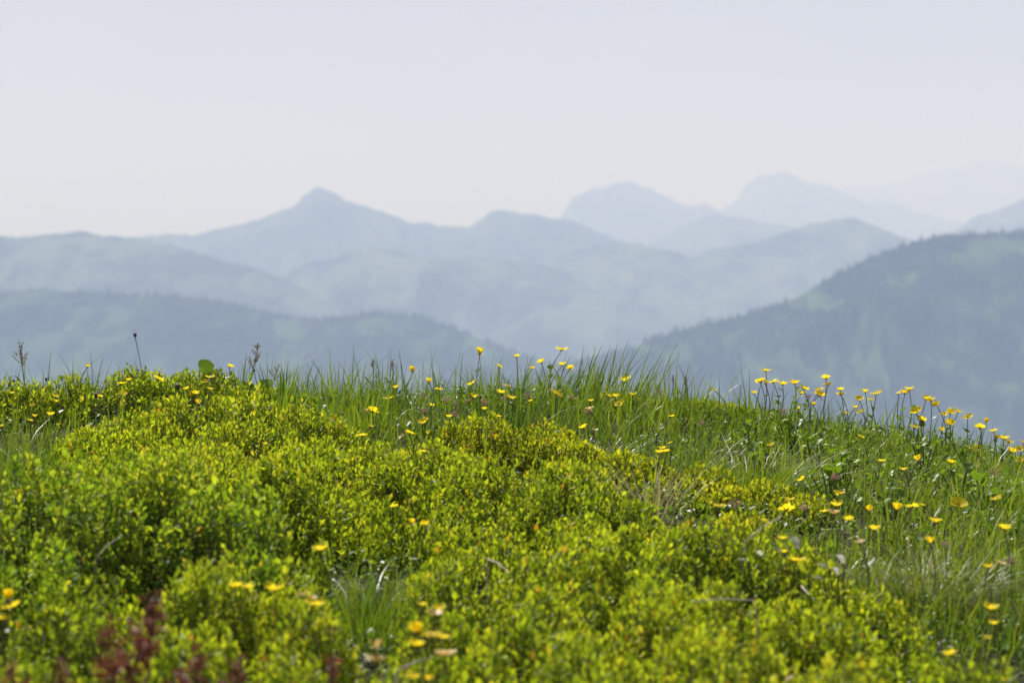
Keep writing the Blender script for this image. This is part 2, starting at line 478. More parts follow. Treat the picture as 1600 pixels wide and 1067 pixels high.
# ------------------------------------------------------------------ haze: real air round the whole scene
HB, HT = VALLEY - 80.0, 1260.0
hx, hy0, hy1 = 66000.0, -66000.0, 66000.0
hv = [(x, y, z) for z in (HB, HT) for y in (hy0, hy1) for x in (-hx, hx)]
hf = [(0, 2, 3, 1), (4, 5, 7, 6), (0, 1, 5, 4), (2, 6, 7, 3), (0, 4, 6, 2), (1, 3, 7, 5)]
hm = bpy.data.meshes.new('haze'); hm.from_pydata(hv, [], hf); hm.update()
hmat = bpy.data.materials.new('haze'); hmat.use_nodes = True
nt = hmat.node_tree; nt.nodes.clear()
ho = nt.nodes.new('ShaderNodeOutputMaterial')
pv = nt.nodes.new('ShaderNodeVolumePrincipled')
pv.inputs['Color'].default_value = (0.50, 0.645, 0.94, 1)
pv.inputs['Absorption Color'].default_value = (0.88, 0.82, 0.3, 1)
pv.inputs['Density'].default_value = 1.19e-4
pv.inputs['Anisotropy'].default_value = 0.0
nt.links.new(pv.outputs[0], ho.inputs['Volume'])
hm.materials.append(hmat)
add('haze', hm, kind='stuff', label='blue summer haze filling the air between the mountains')


# ------------------------------------------------------------------ shrub canopies
# lobes: photo column, photo row of the crown's top, depth in metres, half width, half depth
SHRUBS = [
 ('bilberry shrub with bright leaves along the left skyline', M_BILB, 0.0,
  [(-330, 600, 6.0, .2, .15), (-210, 590, 6.05, .2, .15), (-90, 602, 6.0, .17, .13), (15, 603, 6.0, .12, .12), (95, 597, 6.05, .13, .12), (165, 592, 6.1, .12, .12), (225, 580, 6.15, .10, .12),
   (272, 571, 6.2, .12, .13), (330, 585, 6.15, .10, .12), (375, 602, 6.1, .08, .15)]),
 ('bilberry shrub mound in the left middle, just below the skyline shrub', M_BILB, 0.05,
  [(235, 705, 4.9, .16, .2), (350, 712, 4.85, .18, .22), (300, 735, 4.5, .25, .25), (420, 735, 4.45, .12, .2), (150, 730, 4.45, .15, .2), (175, 672, 5.35, .11, .16), (225, 648, 5.42, .11, .13), (290, 636, 5.45, .12, .13), (370, 624, 5.5, .12, .14), (440, 638, 5.42, .11, .14), (490, 668, 5.25, .12, .2),
   (330, 672, 5.2, .24, .2), (450, 695, 5.05, .17, .2), (210, 700, 5.1, .14, .14)]),
 ('low bilberry shrub on the crest among grass right of the tall tuft', M_BILB, 0.0,
  [(985, 634, 6.3, .10, .14), (1050, 632, 6.35, .12, .15), (1120, 640, 6.3, .11, .15)]),
 ('yellowish bilberry shrub in the centre right of the grass hollow', M_BILB_Y, 0.08,
  [(715, 672, 5.3, .08, .13), (770, 660, 5.35, .11, .16), (840, 672, 5.3, .11, .16), (910, 700, 5.15, .11, .15), (980, 716, 5.05, .11, .15), (1050, 730, 5.0, .10, .14), (1105, 738, 4.95, .06, .12)]),
 ('wide bilberry shrub in the centre below the yellow flowers', M_BILB, 0.03,
  [(420, 745, 4.75, .14, .22), (500, 722, 4.8, .15, .24), (580, 712, 4.8, .15, .26), (655, 708, 4.8, .14, .26), (725, 735, 4.65, .13, .22), (800, 758, 4.55, .14, .24),
   (870, 748, 4.55, .13, .22), (935, 772, 4.45, .10, .18), (985, 800, 4.35, .08, .14), (570, 790, 4.42, .12, .13), (690, 806, 4.36, .14, .13), (820, 822, 4.25, .15, .16), (930, 825, 4.2, .10, .15), (760, 866, 4.02, .10, .12)]),
 ('deep green bilberry shrub at the left edge with dark hollow in front', M_BILB_G, 0.0,
  [(-40, 840, 3.62, .10, .16), (40, 850, 3.6, .08, .14), (-150, 850, 3.6, .1, .16), (-180, 745, 3.9, .16, .25), (-70, 728, 3.9, .13, .24), (20, 728, 3.9, .11, .22), (110, 722, 3.95, .11, .22), (180, 718, 4.0, .10, .22), (260, 738, 3.95, .10, .22), (330, 756, 3.9, .09, .2),
   (400, 788, 3.85, .08, .18), (450, 835, 3.75, .055, .13)]),
 ('blurred bilberry shrub in the bottom left corner around the red sorrel', M_BILB, 0.0,
  [(-120, 985, 3.2, .13, .2), (10, 988, 3.2, .11, .18), (110, 948, 3.3, .10, .17), (190, 922, 3.38, .09, .17), (280, 905, 3.42, .09, .16), (370, 893, 3.45, .08, .15), (450, 908, 3.42, .055, .13),
   (470, 965, 3.25, .07, .13), (360, 985, 3.1, .11, .16), (230, 1000, 3.05, .12, .15), (90, 1040, 2.95, .13, .15), (480, 1035, 3.0, .08, .13)]),
 ('broad blurred bilberry shrub filling the bottom centre and right', M_BILB, 0.03,
  [(715, 905, 3.62, .06, .10), (790, 884, 3.68, .08, .12), (880, 862, 3.74, .10, .14), (960, 842, 3.8, .10, .15), (1040, 822, 3.98, .10, .2), (1115, 818, 4.0, .09, .2), (1185, 850, 3.9, .08, .18),
   (1255, 880, 3.82, .075, .17), (1325, 905, 3.72, .065, .15), (1385, 950, 3.6, .05, .13), (1420, 1000, 3.45, .04, .11), (840, 935, 3.45, .12, .18), (1000, 925, 3.45, .13, .18), (1140, 930, 3.45, .12, .18),
   (1270, 965, 3.4, .09, .16), (720, 965, 3.35, .08, .14), (640, 1020, 3.1, .08, .14), (760, 1015, 3.08, .10, .16), (900, 1000, 3.1, .12, .17), (1050, 1000, 3.1, .13, .17), (1200, 1020, 3.05, .10, .16),
   (1320, 1045, 3.0, .08, .14), (560, 1050, 2.98, .07, .12), (980, 1075, 2.85, .16, .13), (800, 1085, 2.8, .12, .13)]),
 ('small sparse bilberry shrub in the right meadow beside yellow flowers', M_BILB_Y, 0.05,
  [(1205, 752, 4.9, .05, .09), (1245, 775, 4.8, .055, .09), (1170, 800, 4.6, .05, .08)]),
 ('low bilberry shrub in the bottom right corner below the dry tuft', M_BILB, 0.0,
  [(1480, 1050, 3.1, .06, .1), (1560, 1055, 3.08, .06, .1), (1660, 1040, 3.1, .08, .12)]),
]
LOBES = []
for si, (lab, mt, tb, lobes) in enumerate(SHRUBS):
    rows = []
    for (px, py, Y, rx, ry) in lobes:
        x, y, z = at(px, py - 5, Y)
        g = float(ground(x, y))
        rows.append((float(x), float(y), max(float(z) - g, 0.035), rx * 1.12, ry * 1.12))
    LOBES.append(np.array(rows))


def lobe_height(x, y, rows):
    """canopy height above ground of one shrub and the outward lean there"""
    x = np.asarray(x, float); y = np.asarray(y, float)
    wx = x + 0.05 * (fbm(x * 9, y * 9, 21, 2) - 0.5); wy = y + 0.05 * (fbm(x * 9, y * 9, 22, 2) - 0.5)
    best = np.zeros(np.broadcast(x, y).shape)
    lx = np.zeros_like(best); ly = np.zeros_like(best)
    for (cx, cy_, h, rx, ry) in rows:
        u = (wx - cx) / rx; v = (wy - cy_) / ry
        q = np.clip(1 - u * u - v * v, 0, 1)
        hh = h * q ** 0.36
        k = hh > best
        best = np.where(k, hh, best); lx = np.where(k, u, lx); ly = np.where(k, v, ly)
    return best, lx, ly


def canopy(x, y):
    b = np.zeros(np.broadcast(np.asarray(x), np.asarray(y)).shape)
    for rows in LOBES:
        b = np.maximum(b, lobe_height(x, y, rows)[0])
    return b


def rot_frames(d, r):
    """orthonormal frames whose third axis is d"""
    d = d / np.linalg.norm(d, axis=1, keepdims=True)
    ref = r.normal(size=d.shape)
    a = np.cross(ref, d); a /= np.linalg.norm(a, axis=1, keepdims=True) + 1e-9
    b = np.cross(d, a)
    return a, b, d


LEAF_P = np.array([[0, 0, 0], [-.46, .55, .10], [0, 1.0, -.03], [.46, .55, .10], [0, .5, -.03]])
LEAF_T = np.array([[0, 4, 1], [1, 4, 2], [2, 4, 3], [3, 4, 0]])


def leaves_mesh(name, base, axis, nrm_hint, length, width, tint, mat):
    """many small folded leaves: base point, direction, upward hint"""
    n = len(base)
    ax = axis / np.linalg.norm(axis, axis=1, keepdims=True)
    sd_ = np.cross(ax, nrm_hint); sd_ /= np.linalg.norm(sd_, axis=1, keepdims=True) + 1e-9
    nm = np.cross(sd_, ax)
    P = LEAF_P
    V = base[:, None, :] + P[None, :, 1, None] * (ax * length[:, None])[:, None, :] \
        + P[None, :, 0, None] * (sd_ * width[:, None])[:, None, :] + P[None, :, 2, None] * (nm * length[:, None])[:, None, :]
    T = (LEAF_T[None] + (np.arange(n) * 5)[:, None, None]).reshape(-1, 3)
    return mesh_np(name, V, T, np.repeat(tint, 5), mat, True)


def sticks(P0, P1, r0, r1):
    """three sided tapered sticks"""
    n = len(P0)
    a, b, d = rot_frames(P1 - P0, np.random.default_rng(3))
    ang = np.arange(3) / 3 * 2 * math.pi
    ring = np.cos(ang)[None, :, None] * a[:, None, :] + np.sin(ang)[None, :, None] * b[:, None, :]
    V = np.concatenate([P0[:, None, :] + ring * np.reshape(r0, (-1, 1, 1)), P1[:, None, :] + ring * np.reshape(r1, (-1, 1, 1))], 1)
    T = []
    for k in range(3):
        j = (k + 1) % 3
        T += [[k, j, 3 + j], [k, 3 + j, 3 + k]]
    T = (np.array(T)[None] + (np.arange(n) * 6)[:, None, None]).reshape(-1, 3)
    return V.reshape(-1, 3), T


def make_shrub(si, dens=9200):
    lab, mat, tb, _ = SHRUBS[si]
    rows = LOBES[si]
    r = np.random.default_rng(100 + si)
    x0, x1 = (rows[:, 0] - rows[:, 3]).min(), (rows[:, 0] + rows[:, 3]).max()
    y0, y1 = (rows[:, 1] - rows[:, 4]).min(), (rows[:, 1] + rows[:, 4]).max()
    n = int((x1 - x0) * (y1 - y0) * dens)
    x = r.uniform(x0, x1, n); y = r.uniform(y0, y1, n)
    h, lx, ly = lobe_height(x, y, rows)
    lump = 0.7 * domes(x + .03 * (fbm(x * 14, y * 14, 33, 2) - .5), y, 0.15, 40 + si) + 0.3 * fbm(x * 6, y * 6, 45 + si, 2)
    gap = fbm(x * 7, y * 7, 60 + si, 3)
    keep = (h > 0.025) & (gap > 0.24 + 0.10 * r.random(n)) & (lump > 0.32 + .24 * r.random(n))
    x, y, h, lx, ly, lump = x[keep], y[keep], h[keep], lx[keep], ly[keep], lump[keep]
    n = len(x)
    g = ground(x, y)
    f = np.where(r.random(n) < 0.62, r.uniform(0.90, 1.03, n), r.uniform(0.42, 0.92, n))
    top = np.maximum(h - 0.12, h * 0.3) * f + np.minimum(0.12, h * 0.7) * (1.30 * lump) * f
    up = np.stack([0.45 * lx * np.abs(lx) + r.normal(0, .22, n) + 0.06, 0.45 * ly * np.abs(ly) + r.normal(0, .22, n), np.ones(n)], -1)
    up /= np.linalg.norm(up, axis=1, keepdims=True)
    tip = np.stack([x, y, g + top], -1)
    tl = np.minimum(r.uniform(0.045, 0.085, n), np.maximum(top * 1.1, 0.025))
    root = tip - up * tl[:, None]
    shoot_t = np.clip(r.normal(0.43 + tb, 0.20, n) + 0.5 * (fbm(x * 4, y * 4, 80 + si, 2) - 0.5), 0.02, 0.93)
    # leaves along each shoot
    K = 13
    a, b, d = rot_frames(up, r)
    B, A, N, Ln, W, T = [], [], [], [], [], []
    for k in range(K):
        t = 1.0 - k / K * 1.0 + r.normal(0, .03, n)
        ph = k * 2.4 + r.normal(0, .5, n)
        rad = np.cos(ph)[:, None] * a + np.sin(ph)[:, None] * b
        opn = np.clip(0.26 + 0.85 * (1 - t) ** 0.6 + r.normal(0, .22, n), 0.1, 1.7)
        ax = d * np.cos(opn)[:, None] + rad * np.sin(opn)[:, None]
        hint = d * np.sin(opn)[:, None] - rad * np.cos(opn)[:, None] + r.normal(0, .25, (n, 3))
        kp = tl * (1 - t) < tl * 0.98
        kp &= r.random(n) < 0.93
        B.append((root + (tip - root) * np.clip(t, 0, 1)[:, None] + rad * 0.001)[kp]); A.append(ax[kp]); N.append(hint[kp])
        ll = np.clip(0.0103 * np.exp(r.normal(0, .24, n)), .006, .018) * (0.75 if k == 0 else 1.0)
        Ln.append(ll[kp]); W.append((ll * r.uniform(0.48, 0.64, n))[kp])
        tt = np.clip(shoot_t + r.normal(0, .13, n) + 0.20 * (t - 0.6), 0, 0.93)   # young tips are yellower; gradient also paints highlights on tips above darker leaves
        red = r.random(n) < 0.010
        T.append(np.where(red, 1.0, tt)[kp])
    B, A, N = np.concatenate(B), np.concatenate(A), np.concatenate(N)
    Ln, W, T = np.concatenate(Ln), np.concatenate(W), np.concatenate(T)
    c = Vector((float(rows[:, 0].mean()), float(rows[:, 1].mean()), 0))
    c.z = float(ground(c.x, c.y))
    root_o = thing('bilberry_shrub', c, lab, 'shrub', 'bilberry shrubs on the hilltop')
    off = np.array(c)
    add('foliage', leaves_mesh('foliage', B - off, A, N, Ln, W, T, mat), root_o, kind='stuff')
    # stems: from the ground to the shoots
    gr = np.stack([x - 0.25 * up[:, 0] * top + r.normal(0, .012, n), y - 0.25 * up[:, 1] * top + r.normal(0, .012, n), g - 0.01], -1)
    V1, T1 = sticks(gr - off, root - off, 0.0013, 0.0009)
    V2, T2 = sticks(root - off, tip - off, 0.0009, 0.0005)
    add('twigs', mesh_np('twigs', np.concatenate([V1, V2]), np.concatenate([T1, T2 + len(V1)]),
                         np.concatenate([np.repeat(r.random(n), 6), np.repeat(r.random(n) * .5 + .3, 6)]), M_TWIG), root_o, kind='stuff')
    return len(B)


nleaf = 0
for si in range(len(SHRUBS)):
    nleaf += make_shrub(si)
print('leaves', nleaf)


# ------------------------------------------------------------------ grass
def blades_mesh(name, root, h, az, lean, bend, wid, tint, mat, twist=None):
    n = len(root)
    s = np.array([0, .34, .68, 1.0])
    wpf = np.array([.85, 1.0, .7, 0.0])
    D = np.stack([np.cos(az), np.sin(az), np.zeros(n)], -1)
    tw = az + math.pi / 2 + (twist if twist is not None else 0)
    Wd = np.stack([np.cos(tw), np.sin(tw), np.zeros(n)], -1)
    V = np.empty((n, 7, 3)); q = 0
    for k in range(4):
        hor = h * (lean * s[k] + bend * s[k] ** 2.2)
        ver = h * (s[k] - 0.35 * np.clip(bend, 0, 2) * s[k] ** 3)
        c = root + D * hor[:, None]
        c[:, 2] += ver
        if k < 3:
            V[:, q] = c - Wd * (wid * wpf[k] / 2)[:, None]; V[:, q + 1] = c + Wd * (wid * wpf[k] / 2)[:, None]; q += 2
        else:
            V[:, q] = c
    T0 = np.array([[0, 1, 3], [0, 3, 2], [2, 3, 5], [2, 5, 4], [4, 5, 6]])
    T = (T0[None] + (np.arange(n) * 7)[:, None, None]).reshape(-1, 3)
    return mesh_np(name, V, T, np.repeat(tint, 7), mat, True)


def scatter_grass():
    r = np.random.default_rng(7)
    parts = []
    n = 70000
    y = r.uniform(2.2, 7.4, n)
    half = 0.18 * y + 0.15
    x = r.uniform(-1, 1, n) * half
    n2 = 42000
    x = np.concatenate([x, r.uniform(-3.6, 3.6, n2)]); y = np.concatenate([y, r.uniform(0.9, 8.5, n2)])
    n = len(x)
    c = canopy(x, y)
    pt = fbm(x * 5, y * 5, 91, 3)
    bare = np.exp(-(((x - 0.16) / 0.10) ** 2 + ((y - 5.55) / 0.10) ** 2))
    u = x / y                                    # bilberry heath to the left and in front, meadow on the crest and to the right
    meadow = np.maximum.reduce([smooth(5.0, 5.4, y) * (u > -.09), smooth(5.7, 5.9, y) * np.where(u < -.083, .22, 1), smooth(.065, .085, u - 0.02 * (4.5 - y)) * (y > 3.4),
                                smooth(-.135, -.15, u) * (y > 4.9), (u < -.08) * smooth(5.55, 5.65, y) * smooth(6.05, 5.95, y), np.exp(-(((u + .052) / .022) ** 2 + ((y - 3.85) / .2) ** 2)) * 1.3])
    dens = np.where(c > 0.03, 0.03, np.clip((pt - .22) * 2.7, 0.16, 1.2) * (0.10 + 0.90 * meadow))
    keep = (r.random(n) < dens) & (r.random(n) > bare * 0.95)
    x, y, c, pt = x[keep], y[keep], c[keep], pt[keep]
    n = len(x)
    g = ground(x, y)
    h = (0.032 + 0.048 * fbm(x * 3.3, y * 3.3, 92, 3)) * np.exp(r.normal(0, .38, n))
    cl = domes(x + .02 * (fbm(x * 16, y * 16, 34, 2) - .5), y, 0.11, 55)
    h = h * (0.62 + 0.62 * cl)
    h = h * (1 + 0.10 * smooth(5.8, 6.1, y) * (u[keep] < .09) * np.exp(r.normal(0, .5, n)) - 0.24 * smooth(.05, .08, u[keep]))
    h = np.where(c > 0.03, np.minimum(c * r.uniform(.8, 1.2, n), 0.22), h)
    h = np.clip(h, 0.02, 0.16)
    az = np.where(r.random(n) < 0.18, r.normal(0.25, .7, n), r.uniform(0, 6.28, n)) + 2.0 * (fbm(x * 6, y * 6, 97, 2) - .5)
    lean = np.abs(r.normal(0, .28, n)); bend = np.abs(r.normal(0, .26, n))
    wid = r.uniform(0.0015, 0.0032, n)
    tint = np.clip(0.22 + 0.10 * smooth(.04, .08, u[keep]) + 0.6 * fbm(x * 4, y * 4, 93, 3) + r.normal(0, .17, n), 0, 0.88)
    dead = r.random(n) < 0.03
    tint = np.where(dead, r.uniform(.94, 1.0, n), tint)
    h = np.where(dead, np.minimum(h * .7, .06), h); wid = np.where(dead, wid * .7, wid)
    root = np.stack([x, y, g - 0.004], -1)
    add('grass', blades_mesh('grass', root, h, az, lean, bend, wid, tint, M_GRASS, r.normal(0, .6, n)), kind='stuff',
        label='green meadow grass growing between the shrubs and along the crest')
    # single tall dark blades standing out along the crest
    k = 170
    x = r.uniform(-1.25, 1.3, k); y = r.uniform(5.85, 6.35, k)
    ok = (x > -.5) | (r.random(k) < .25)
    x, y = x[ok], y[ok]; k = len(x)
    add('crest_grass', blades_mesh('crest_grass', np.stack([x, y, ground(x, y) - .004], -1), r.uniform(.075, .135, k) * np.where(x > .55, .85, 1), r.normal(.1, .9, k), np.abs(r.normal(0, .22, k)),
        np.abs(r.normal(0, .22, k)), r.uniform(.0022, .0034, k), r.uniform(0, .4, k), M_GRASS, r.normal(0, .6, k)), kind='stuff', label='tall dark single grass blades poking above the crest')
    # short mossy undergrowth of tiny leaves, so no bare soil shows between blades
    m = 78000
    x = np.concatenate([r.uniform(-1, 1, m) * 1.35, r.uniform(-3.4, 3.4, m // 3)]); y = r.uniform(2.2, 7.2, len(x))
    pt = fbm(x * 5, y * 5, 95, 3)
    keep = (canopy(x, y) < 0.10) & (np.exp(-(((x - 0.16) / 0.10) ** 2 + ((y - 5.55) / 0.10) ** 2)) < 0.6 * r.random(len(x)) + .3) & (pt > .25 + .25 * r.random(len(x)))
    x, y, pt = x[keep], y[keep], pt[keep]; n = len(x)
    z = ground(x, y) + r.uniform(0, 1, n) ** .8 * (0.012 + 0.09 * np.clip(pt - .35, 0, 1))
    ax = np.stack([r.normal(0, 1, n), r.normal(0, 1, n), np.abs(r.normal(0.5, .5, n))], -1)
    hint = np.stack([r.normal(0, .4, n), r.normal(0, .4, n), np.ones(n)], -1)
    ln = r.uniform(0.006, 0.015, n) * np.where(r.random(n) < .06, 1.6, 1.0)
    add('undergrowth', leaves_mesh('undergrowth', np.stack([x, y, z], -1), ax, hint, ln, ln * r.uniform(.4, .8, n), r.random(n), M_HERB), kind='stuff',
        label='low small-leaved ground plants between the grass stems')


scatter_grass()


def surface(x, y):
    g = ground(x, y)
    return g + np.maximum(canopy(x, y), np.where(np.asarray(y) > 5.6, 0.05, 0.062))


def place(px, py, clear, ymin=2.6, ymax=6.35):
    """where the sight line of (px,py) passes `clear` above the plants: depth of the thing seen there"""
    Y = np.linspace(ymax, ymin, 260)
    X, YY, Z = at(px, py, Y)
    d = Z - (surface(X, YY) + clear)
    # walking towards the camera: last depth at which the line is still above the plants behind is the nearest hit from the camera
    idx = np.where(d < 0)[0]
    if len(idx) == 0:
        k = 0 if abs(d[0]) < abs(d[:40]).min() + 1e-6 else int(np.argmin(np.abs(d[:40])))
        k = int(np.argmin(d[:40]))
    else:
        k = idx[-1]
    return float(X[k]), float(YY[k]), float(Z[k])


def tube(pts, rad, nseg=5):
    pts = np.asarray(pts, float); n = len(pts)
    rad = np.broadcast_to(np.asarray(rad, float), (n,))
    tg = np.gradient(pts, axis=0); tg /= np.linalg.norm(tg, axis=1, keepdims=True) + 1e-12
    ref = np.array([0.3, 1.0, 0.1]); a = np.cross(tg, ref); a /= np.linalg.norm(a, axis=1, keepdims=True) + 1e-9
    b = np.cross(tg, a)
    ang = np.arange(nseg) / nseg * 2 * math.pi
    V = pts[:, None, :] + rad[:, None, None] * (np.cos(ang)[None, :, None] * a[:, None, :] + np.sin(ang)[None, :, None] * b[:, None, :])
    Q = []
    for i in range(n - 1):
        for k in range(nseg):
            j = (k + 1) % nseg
            Q += [[i * nseg + k, i * nseg + j, (i + 1) * nseg + j], [i * nseg + k, (i + 1) * nseg + j, (i + 1) * nseg + k]]
    return V.reshape(-1, 3), np.array(Q)


# ------------------------------------------------------------------ grass tufts that stand out
def tuft(label, px, py, Y, n, rad, h0, h1, lean, bend, mat, t0, t1, wid=0.0024, azm=None, seed=1, name='grass_tuft'):
    r = np.random.default_rng(seed)
    x, y, z = at(px, py, Y)
    x, y = float(x), float(y); z = float(ground(x, y))
    o = thing(name, (x, y, z), label, 'grass tuft', 'grass tufts that stand out')
    q = np.sqrt(r.random(n)) * rad; th = r.uniform(0, 6.28, n)
    rx, ry = q * np.cos(th), q * np.sin(th)
    root = np.stack([rx, ry, ground(x + rx, y + ry) - z - 0.004], -1)
    az = th + r.normal(0, .5, n) if azm is None else r.normal(azm, .45, n)
    ln = np.abs(lean + r.normal(0, lean * .5, n)) * (0.25 + q / rad if azm is None else 1)
    h = r.uniform(h0, h1, n)
    add('foliage', blades_mesh('foliage', root, h, az, ln, np.abs(r.normal(bend, bend * .5, n)), r.uniform(.7, 1.2, n) * wid, r.uniform(t0, t1, n), mat, r.normal(0, .6, n)), o, kind='stuff')


tuft('tall dark grass tuft leaning right on the crest', 955, 640, 6.2, 60, .10, .10, .185, .30, .12, M_GRASS, .0, .25, wid=.0032, azm=0.0, seed=1)
tuft('thin wind-bent grass tuft on the crest right of the tallest blades', 905, 640, 6.2, 40, .07, .08, .14, .25, .25, M_GRASS, .0, .3, wid=.0030, azm=0.1, seed=2)
tuft('pale straw tuft between the centre shrub and the yellowish shrub', 1018, 800, 4.75, 70, .045, .08, .135, .35, .35, M_STRAW, .75, 1.0, wid=.0022, seed=3)
tuft('large arching half-dry tussock at the lower right', 1450, 950, 4.05, 240, .075, .05, .105, .8, .6, M_STRAW, .0, .7, wid=.0018, seed=4)
tuft('fine bright green tuft in the hollow at lower left of centre', 565, 960, 3.75, 260, .075, .08, .14, .35, .35, M_GRASS, .35, .75, wid=.0016, seed=5)
tuft('fine soft green tuft right of the yellowish shrub', 1175, 760, 5.1, 300, .09, .06, .11, .6, .5, M_GRASS, .3, .75, wid=.0014, seed=6)
tuft('fan of broad grass blades beside the round leaf on the skyline', 438, 640, 6.05, 26, .03, .09, .135, .18, .1, M_GRASS, .1, .5, wid=.004, seed=7)
tuft('stiff upright blades on the skyline left of the sorrel spike', 375, 640, 6.1, 10, .02, .10, .15, .12, .08, M_GRASS, .2, .5, wid=.0045, azm=0.2, seed=8)
tuft('half-dry tussock at the right edge by three low flowers', 1590, 1010, 3.9, 150, .06, .05, .10, .6, .6, M_STRAW, .0, .6, wid=.0018, seed=9)
tuft('dry brown litter tuft on the bare patch behind the yellowish shrub', 930, 705, 5.5, 130, .11, .02, .045, 1.4, .6, M_STRAW, .55, 1.0, wid=.002, seed=10)

# ------------------------------------------------------------------ yellow flowers
def petal_mesh(name, mat, seed, ruff=0.08):
    r = np.random.default_rng(seed)
    V, T = [], []
    us = [0.12, .4, .72, 1.0]; wv = [.20, .62, .98, .62]; zc = [0.0, .14, .28, .33]
    for i, u in enumerate(us):
        for v in (-1, 0, 1):
            rr = u if v == 0 else u - (0.10 if i == 3 else 0.0)
            if i == 3 and v == 0:
                rr -= 0.06
            V.append((v * wv[i] * 0.5, rr, zc[i] + 0.10 * abs(v) * (u ** .5) + r.normal(0, ruff * u)))
    for i in range(3):
        for j in range(2):
            a = i * 3 + j
            T += [[a, a + 1, a + 4], [a, a + 4, a + 3]]
    return mesh_np(name, np.array(V), np.array(T), r.uniform(0, 1, len(V)), mat, True)


PETALS = [petal_mesh('petal', M_PETAL, k) for k in range(5)]
PETALS_P = [petal_mesh('petal', M_PETAL_P, 10 + k, .16) for k in range(3)]


def stamen_mesh():
    r = np.random.default_rng(4)
    n = 16
    th = np.arange(n) * 2.4; q = np.sqrt((np.arange(n) + .5) / n) * 0.24
    P0 = np.stack([np.cos(th) * q * .6, np.sin(th) * q * .6, np.zeros(n)], -1)
    P1 = np.stack([np.cos(th) * q, np.sin(th) * q, 0.24 - 0.3 * q + r.normal(0, .02, n)], -1)
    V, T = sticks(P0, P1, 0.035, 0.055)
    return mesh_np('stamens', V, T, r.random(len(V)), M_STAMEN)


def calyx_mesh(mat):
    V, T = [], []
    for k in range(6):
        a = k / 6 * 2 * math.pi
        b = len(V)
        for (rr, z, w) in ((0.06, -.12, .5), (.34, .02, .33), (.62, .14, .0)):
            for sgn in (-1, 1):
                V.append((math.cos(a + sgn * w) * rr, math.sin(a + sgn * w) * rr, z))
        T += [[b, b + 1, b + 3], [b, b + 3, b + 2], [b + 2, b + 3, b + 5]]
    return mesh_np('calyx', np.array(V), np.array(T), np.linspace(0, .6, len(V)), mat, True)


STAMEN = stamen_mesh()
CALYX = calyx_mesh(M_STEM)
LEAFLET = mesh_np('stem_leaf', np.array([[0, 0, 0], [-.5, .45, .1], [-.28, .8, .12], [0, 1, 0], [.28, .8, .12], [.5, .45, .1], [0, .5, 0]]),
                  np.array([[0, 6, 1], [1, 6, 2], [2, 6, 3], [3, 6, 4], [4, 6, 5], [5, 6, 0]]), np.linspace(.2, .7, 7), M_HERB, True)
ORD = ['first', 'second', 'third', 'fourth', 'fifth', 'sixth', 'seventh', 'eighth', 'ninth', 'tenth', 'eleventh', 'twelfth', 'thirteenth', 'fourteenth',
       'fifteenth', 'sixteenth', 'seventeenth', 'eighteenth', 'nineteenth', 'twentieth']
frng = np.random.default_rng(77)


def stem_curve(hx, hy, hz, r, n=7, sway=0.012):
    t = np.linspace(0, 1, n)
    sx, sy = r.normal(0, sway, 2)
    return np.stack([hx * t ** 1.3 + sx * np.sin(t * math.pi), hy * t ** 1.3 + sy * np.sin(t * math.pi), hz * t], -1)


def flower(px, py, size, label, group, faded=False, depth=None, clear=0.02, leafy=False):
    r = frng
    if depth is None:
        X, Y, Z = place(px, py, clear)
        if Y < 4.4:
            X, Y, Z = place(px, py, 0.040)
    else:
        X, Y, Z = [float(v) for v in at(px, py, depth)]
    g = float(ground(X, Y))
    bx, by = X - r.normal(0.006, .010), Y + r.normal(0, .010)
    g = float(ground(bx, by))
    if Z - g < 0.03:
        Z = g + 0.03
    o = thing('yellow_flower', (bx, by, g), label, 'flower', group)
    rad = size * 0.5 * Y / FPX * 1.05 * r.uniform(.95, 1.08)
    top = (X - bx, Y - by, Z - g)
    pts = stem_curve(*top, r)
    V, T = tube(pts, np.linspace(.0011, .0008, len(pts)))
    add('stem', mesh_np('stem', V, T, np.repeat(np.linspace(.3, 1.0, len(pts)), 5), M_STEM, True), o)
    tl = min(abs(r.normal(0, .34)), .5) if not faded else r.uniform(.1, .7)
    ta = r.uniform(0, 2 * math.pi)
    if Y < 4.4:                      # the near blooms stand level and wide open
        tl, rad = abs(r.normal(0, .15)), rad * 1.18
    M = Matrix.Translation(top) @ Matrix.Rotation(ta, 4, 'Z') @ Matrix.Rotation(tl, 4, 'X') @ Matrix.Rotation(r.uniform(0, 6.28), 4, 'Z') @ Matrix.Diagonal((rad, rad, rad, 1))
    npet = 6 if r.random() < 0.45 else 5
    cup = r.uniform(-0.15, 0.30) + (0.55 if r.random() < .14 else 0)
    for k in range(npet):
        if faded and r.random() < .25:
            continue
        p = add('petal', (PETALS_P if faded else PETALS)[int(r.integers(3 if faded else 5))], o)
        p.matrix_basis = M @ Matrix.Rotation(k / npet * 2 * math.pi + r.normal(0, .06), 4, 'Z') @ Matrix.Rotation(cup + r.normal(0, .09), 4, 'X') @ Matrix.Translation((0, 0, 0.012 * (k % 2)))
    s_ = add('stamens', STAMEN, o); s_.matrix_basis = M
    c_ = add('calyx', CALYX, o); c_.matrix_basis = M
    if leafy or r.random() < .35:
        for k in range(4 if leafy else 1):
            f = r.uniform(.45, .9)
            i = int(f * (len(pts) - 1))
            L_ = add('stem_leaf', LEAFLET, o)
            sc = r.uniform(.012, .02)
            L_.matrix_basis = Matrix.Translation(pts[i]) @ Matrix.Rotation(r.uniform(0, 6.28), 4, 'Z') @ Matrix.Rotation(r.uniform(.2, .9), 4, 'X') @ Matrix.Diagonal((sc * .7, sc, sc, 1))
    return o


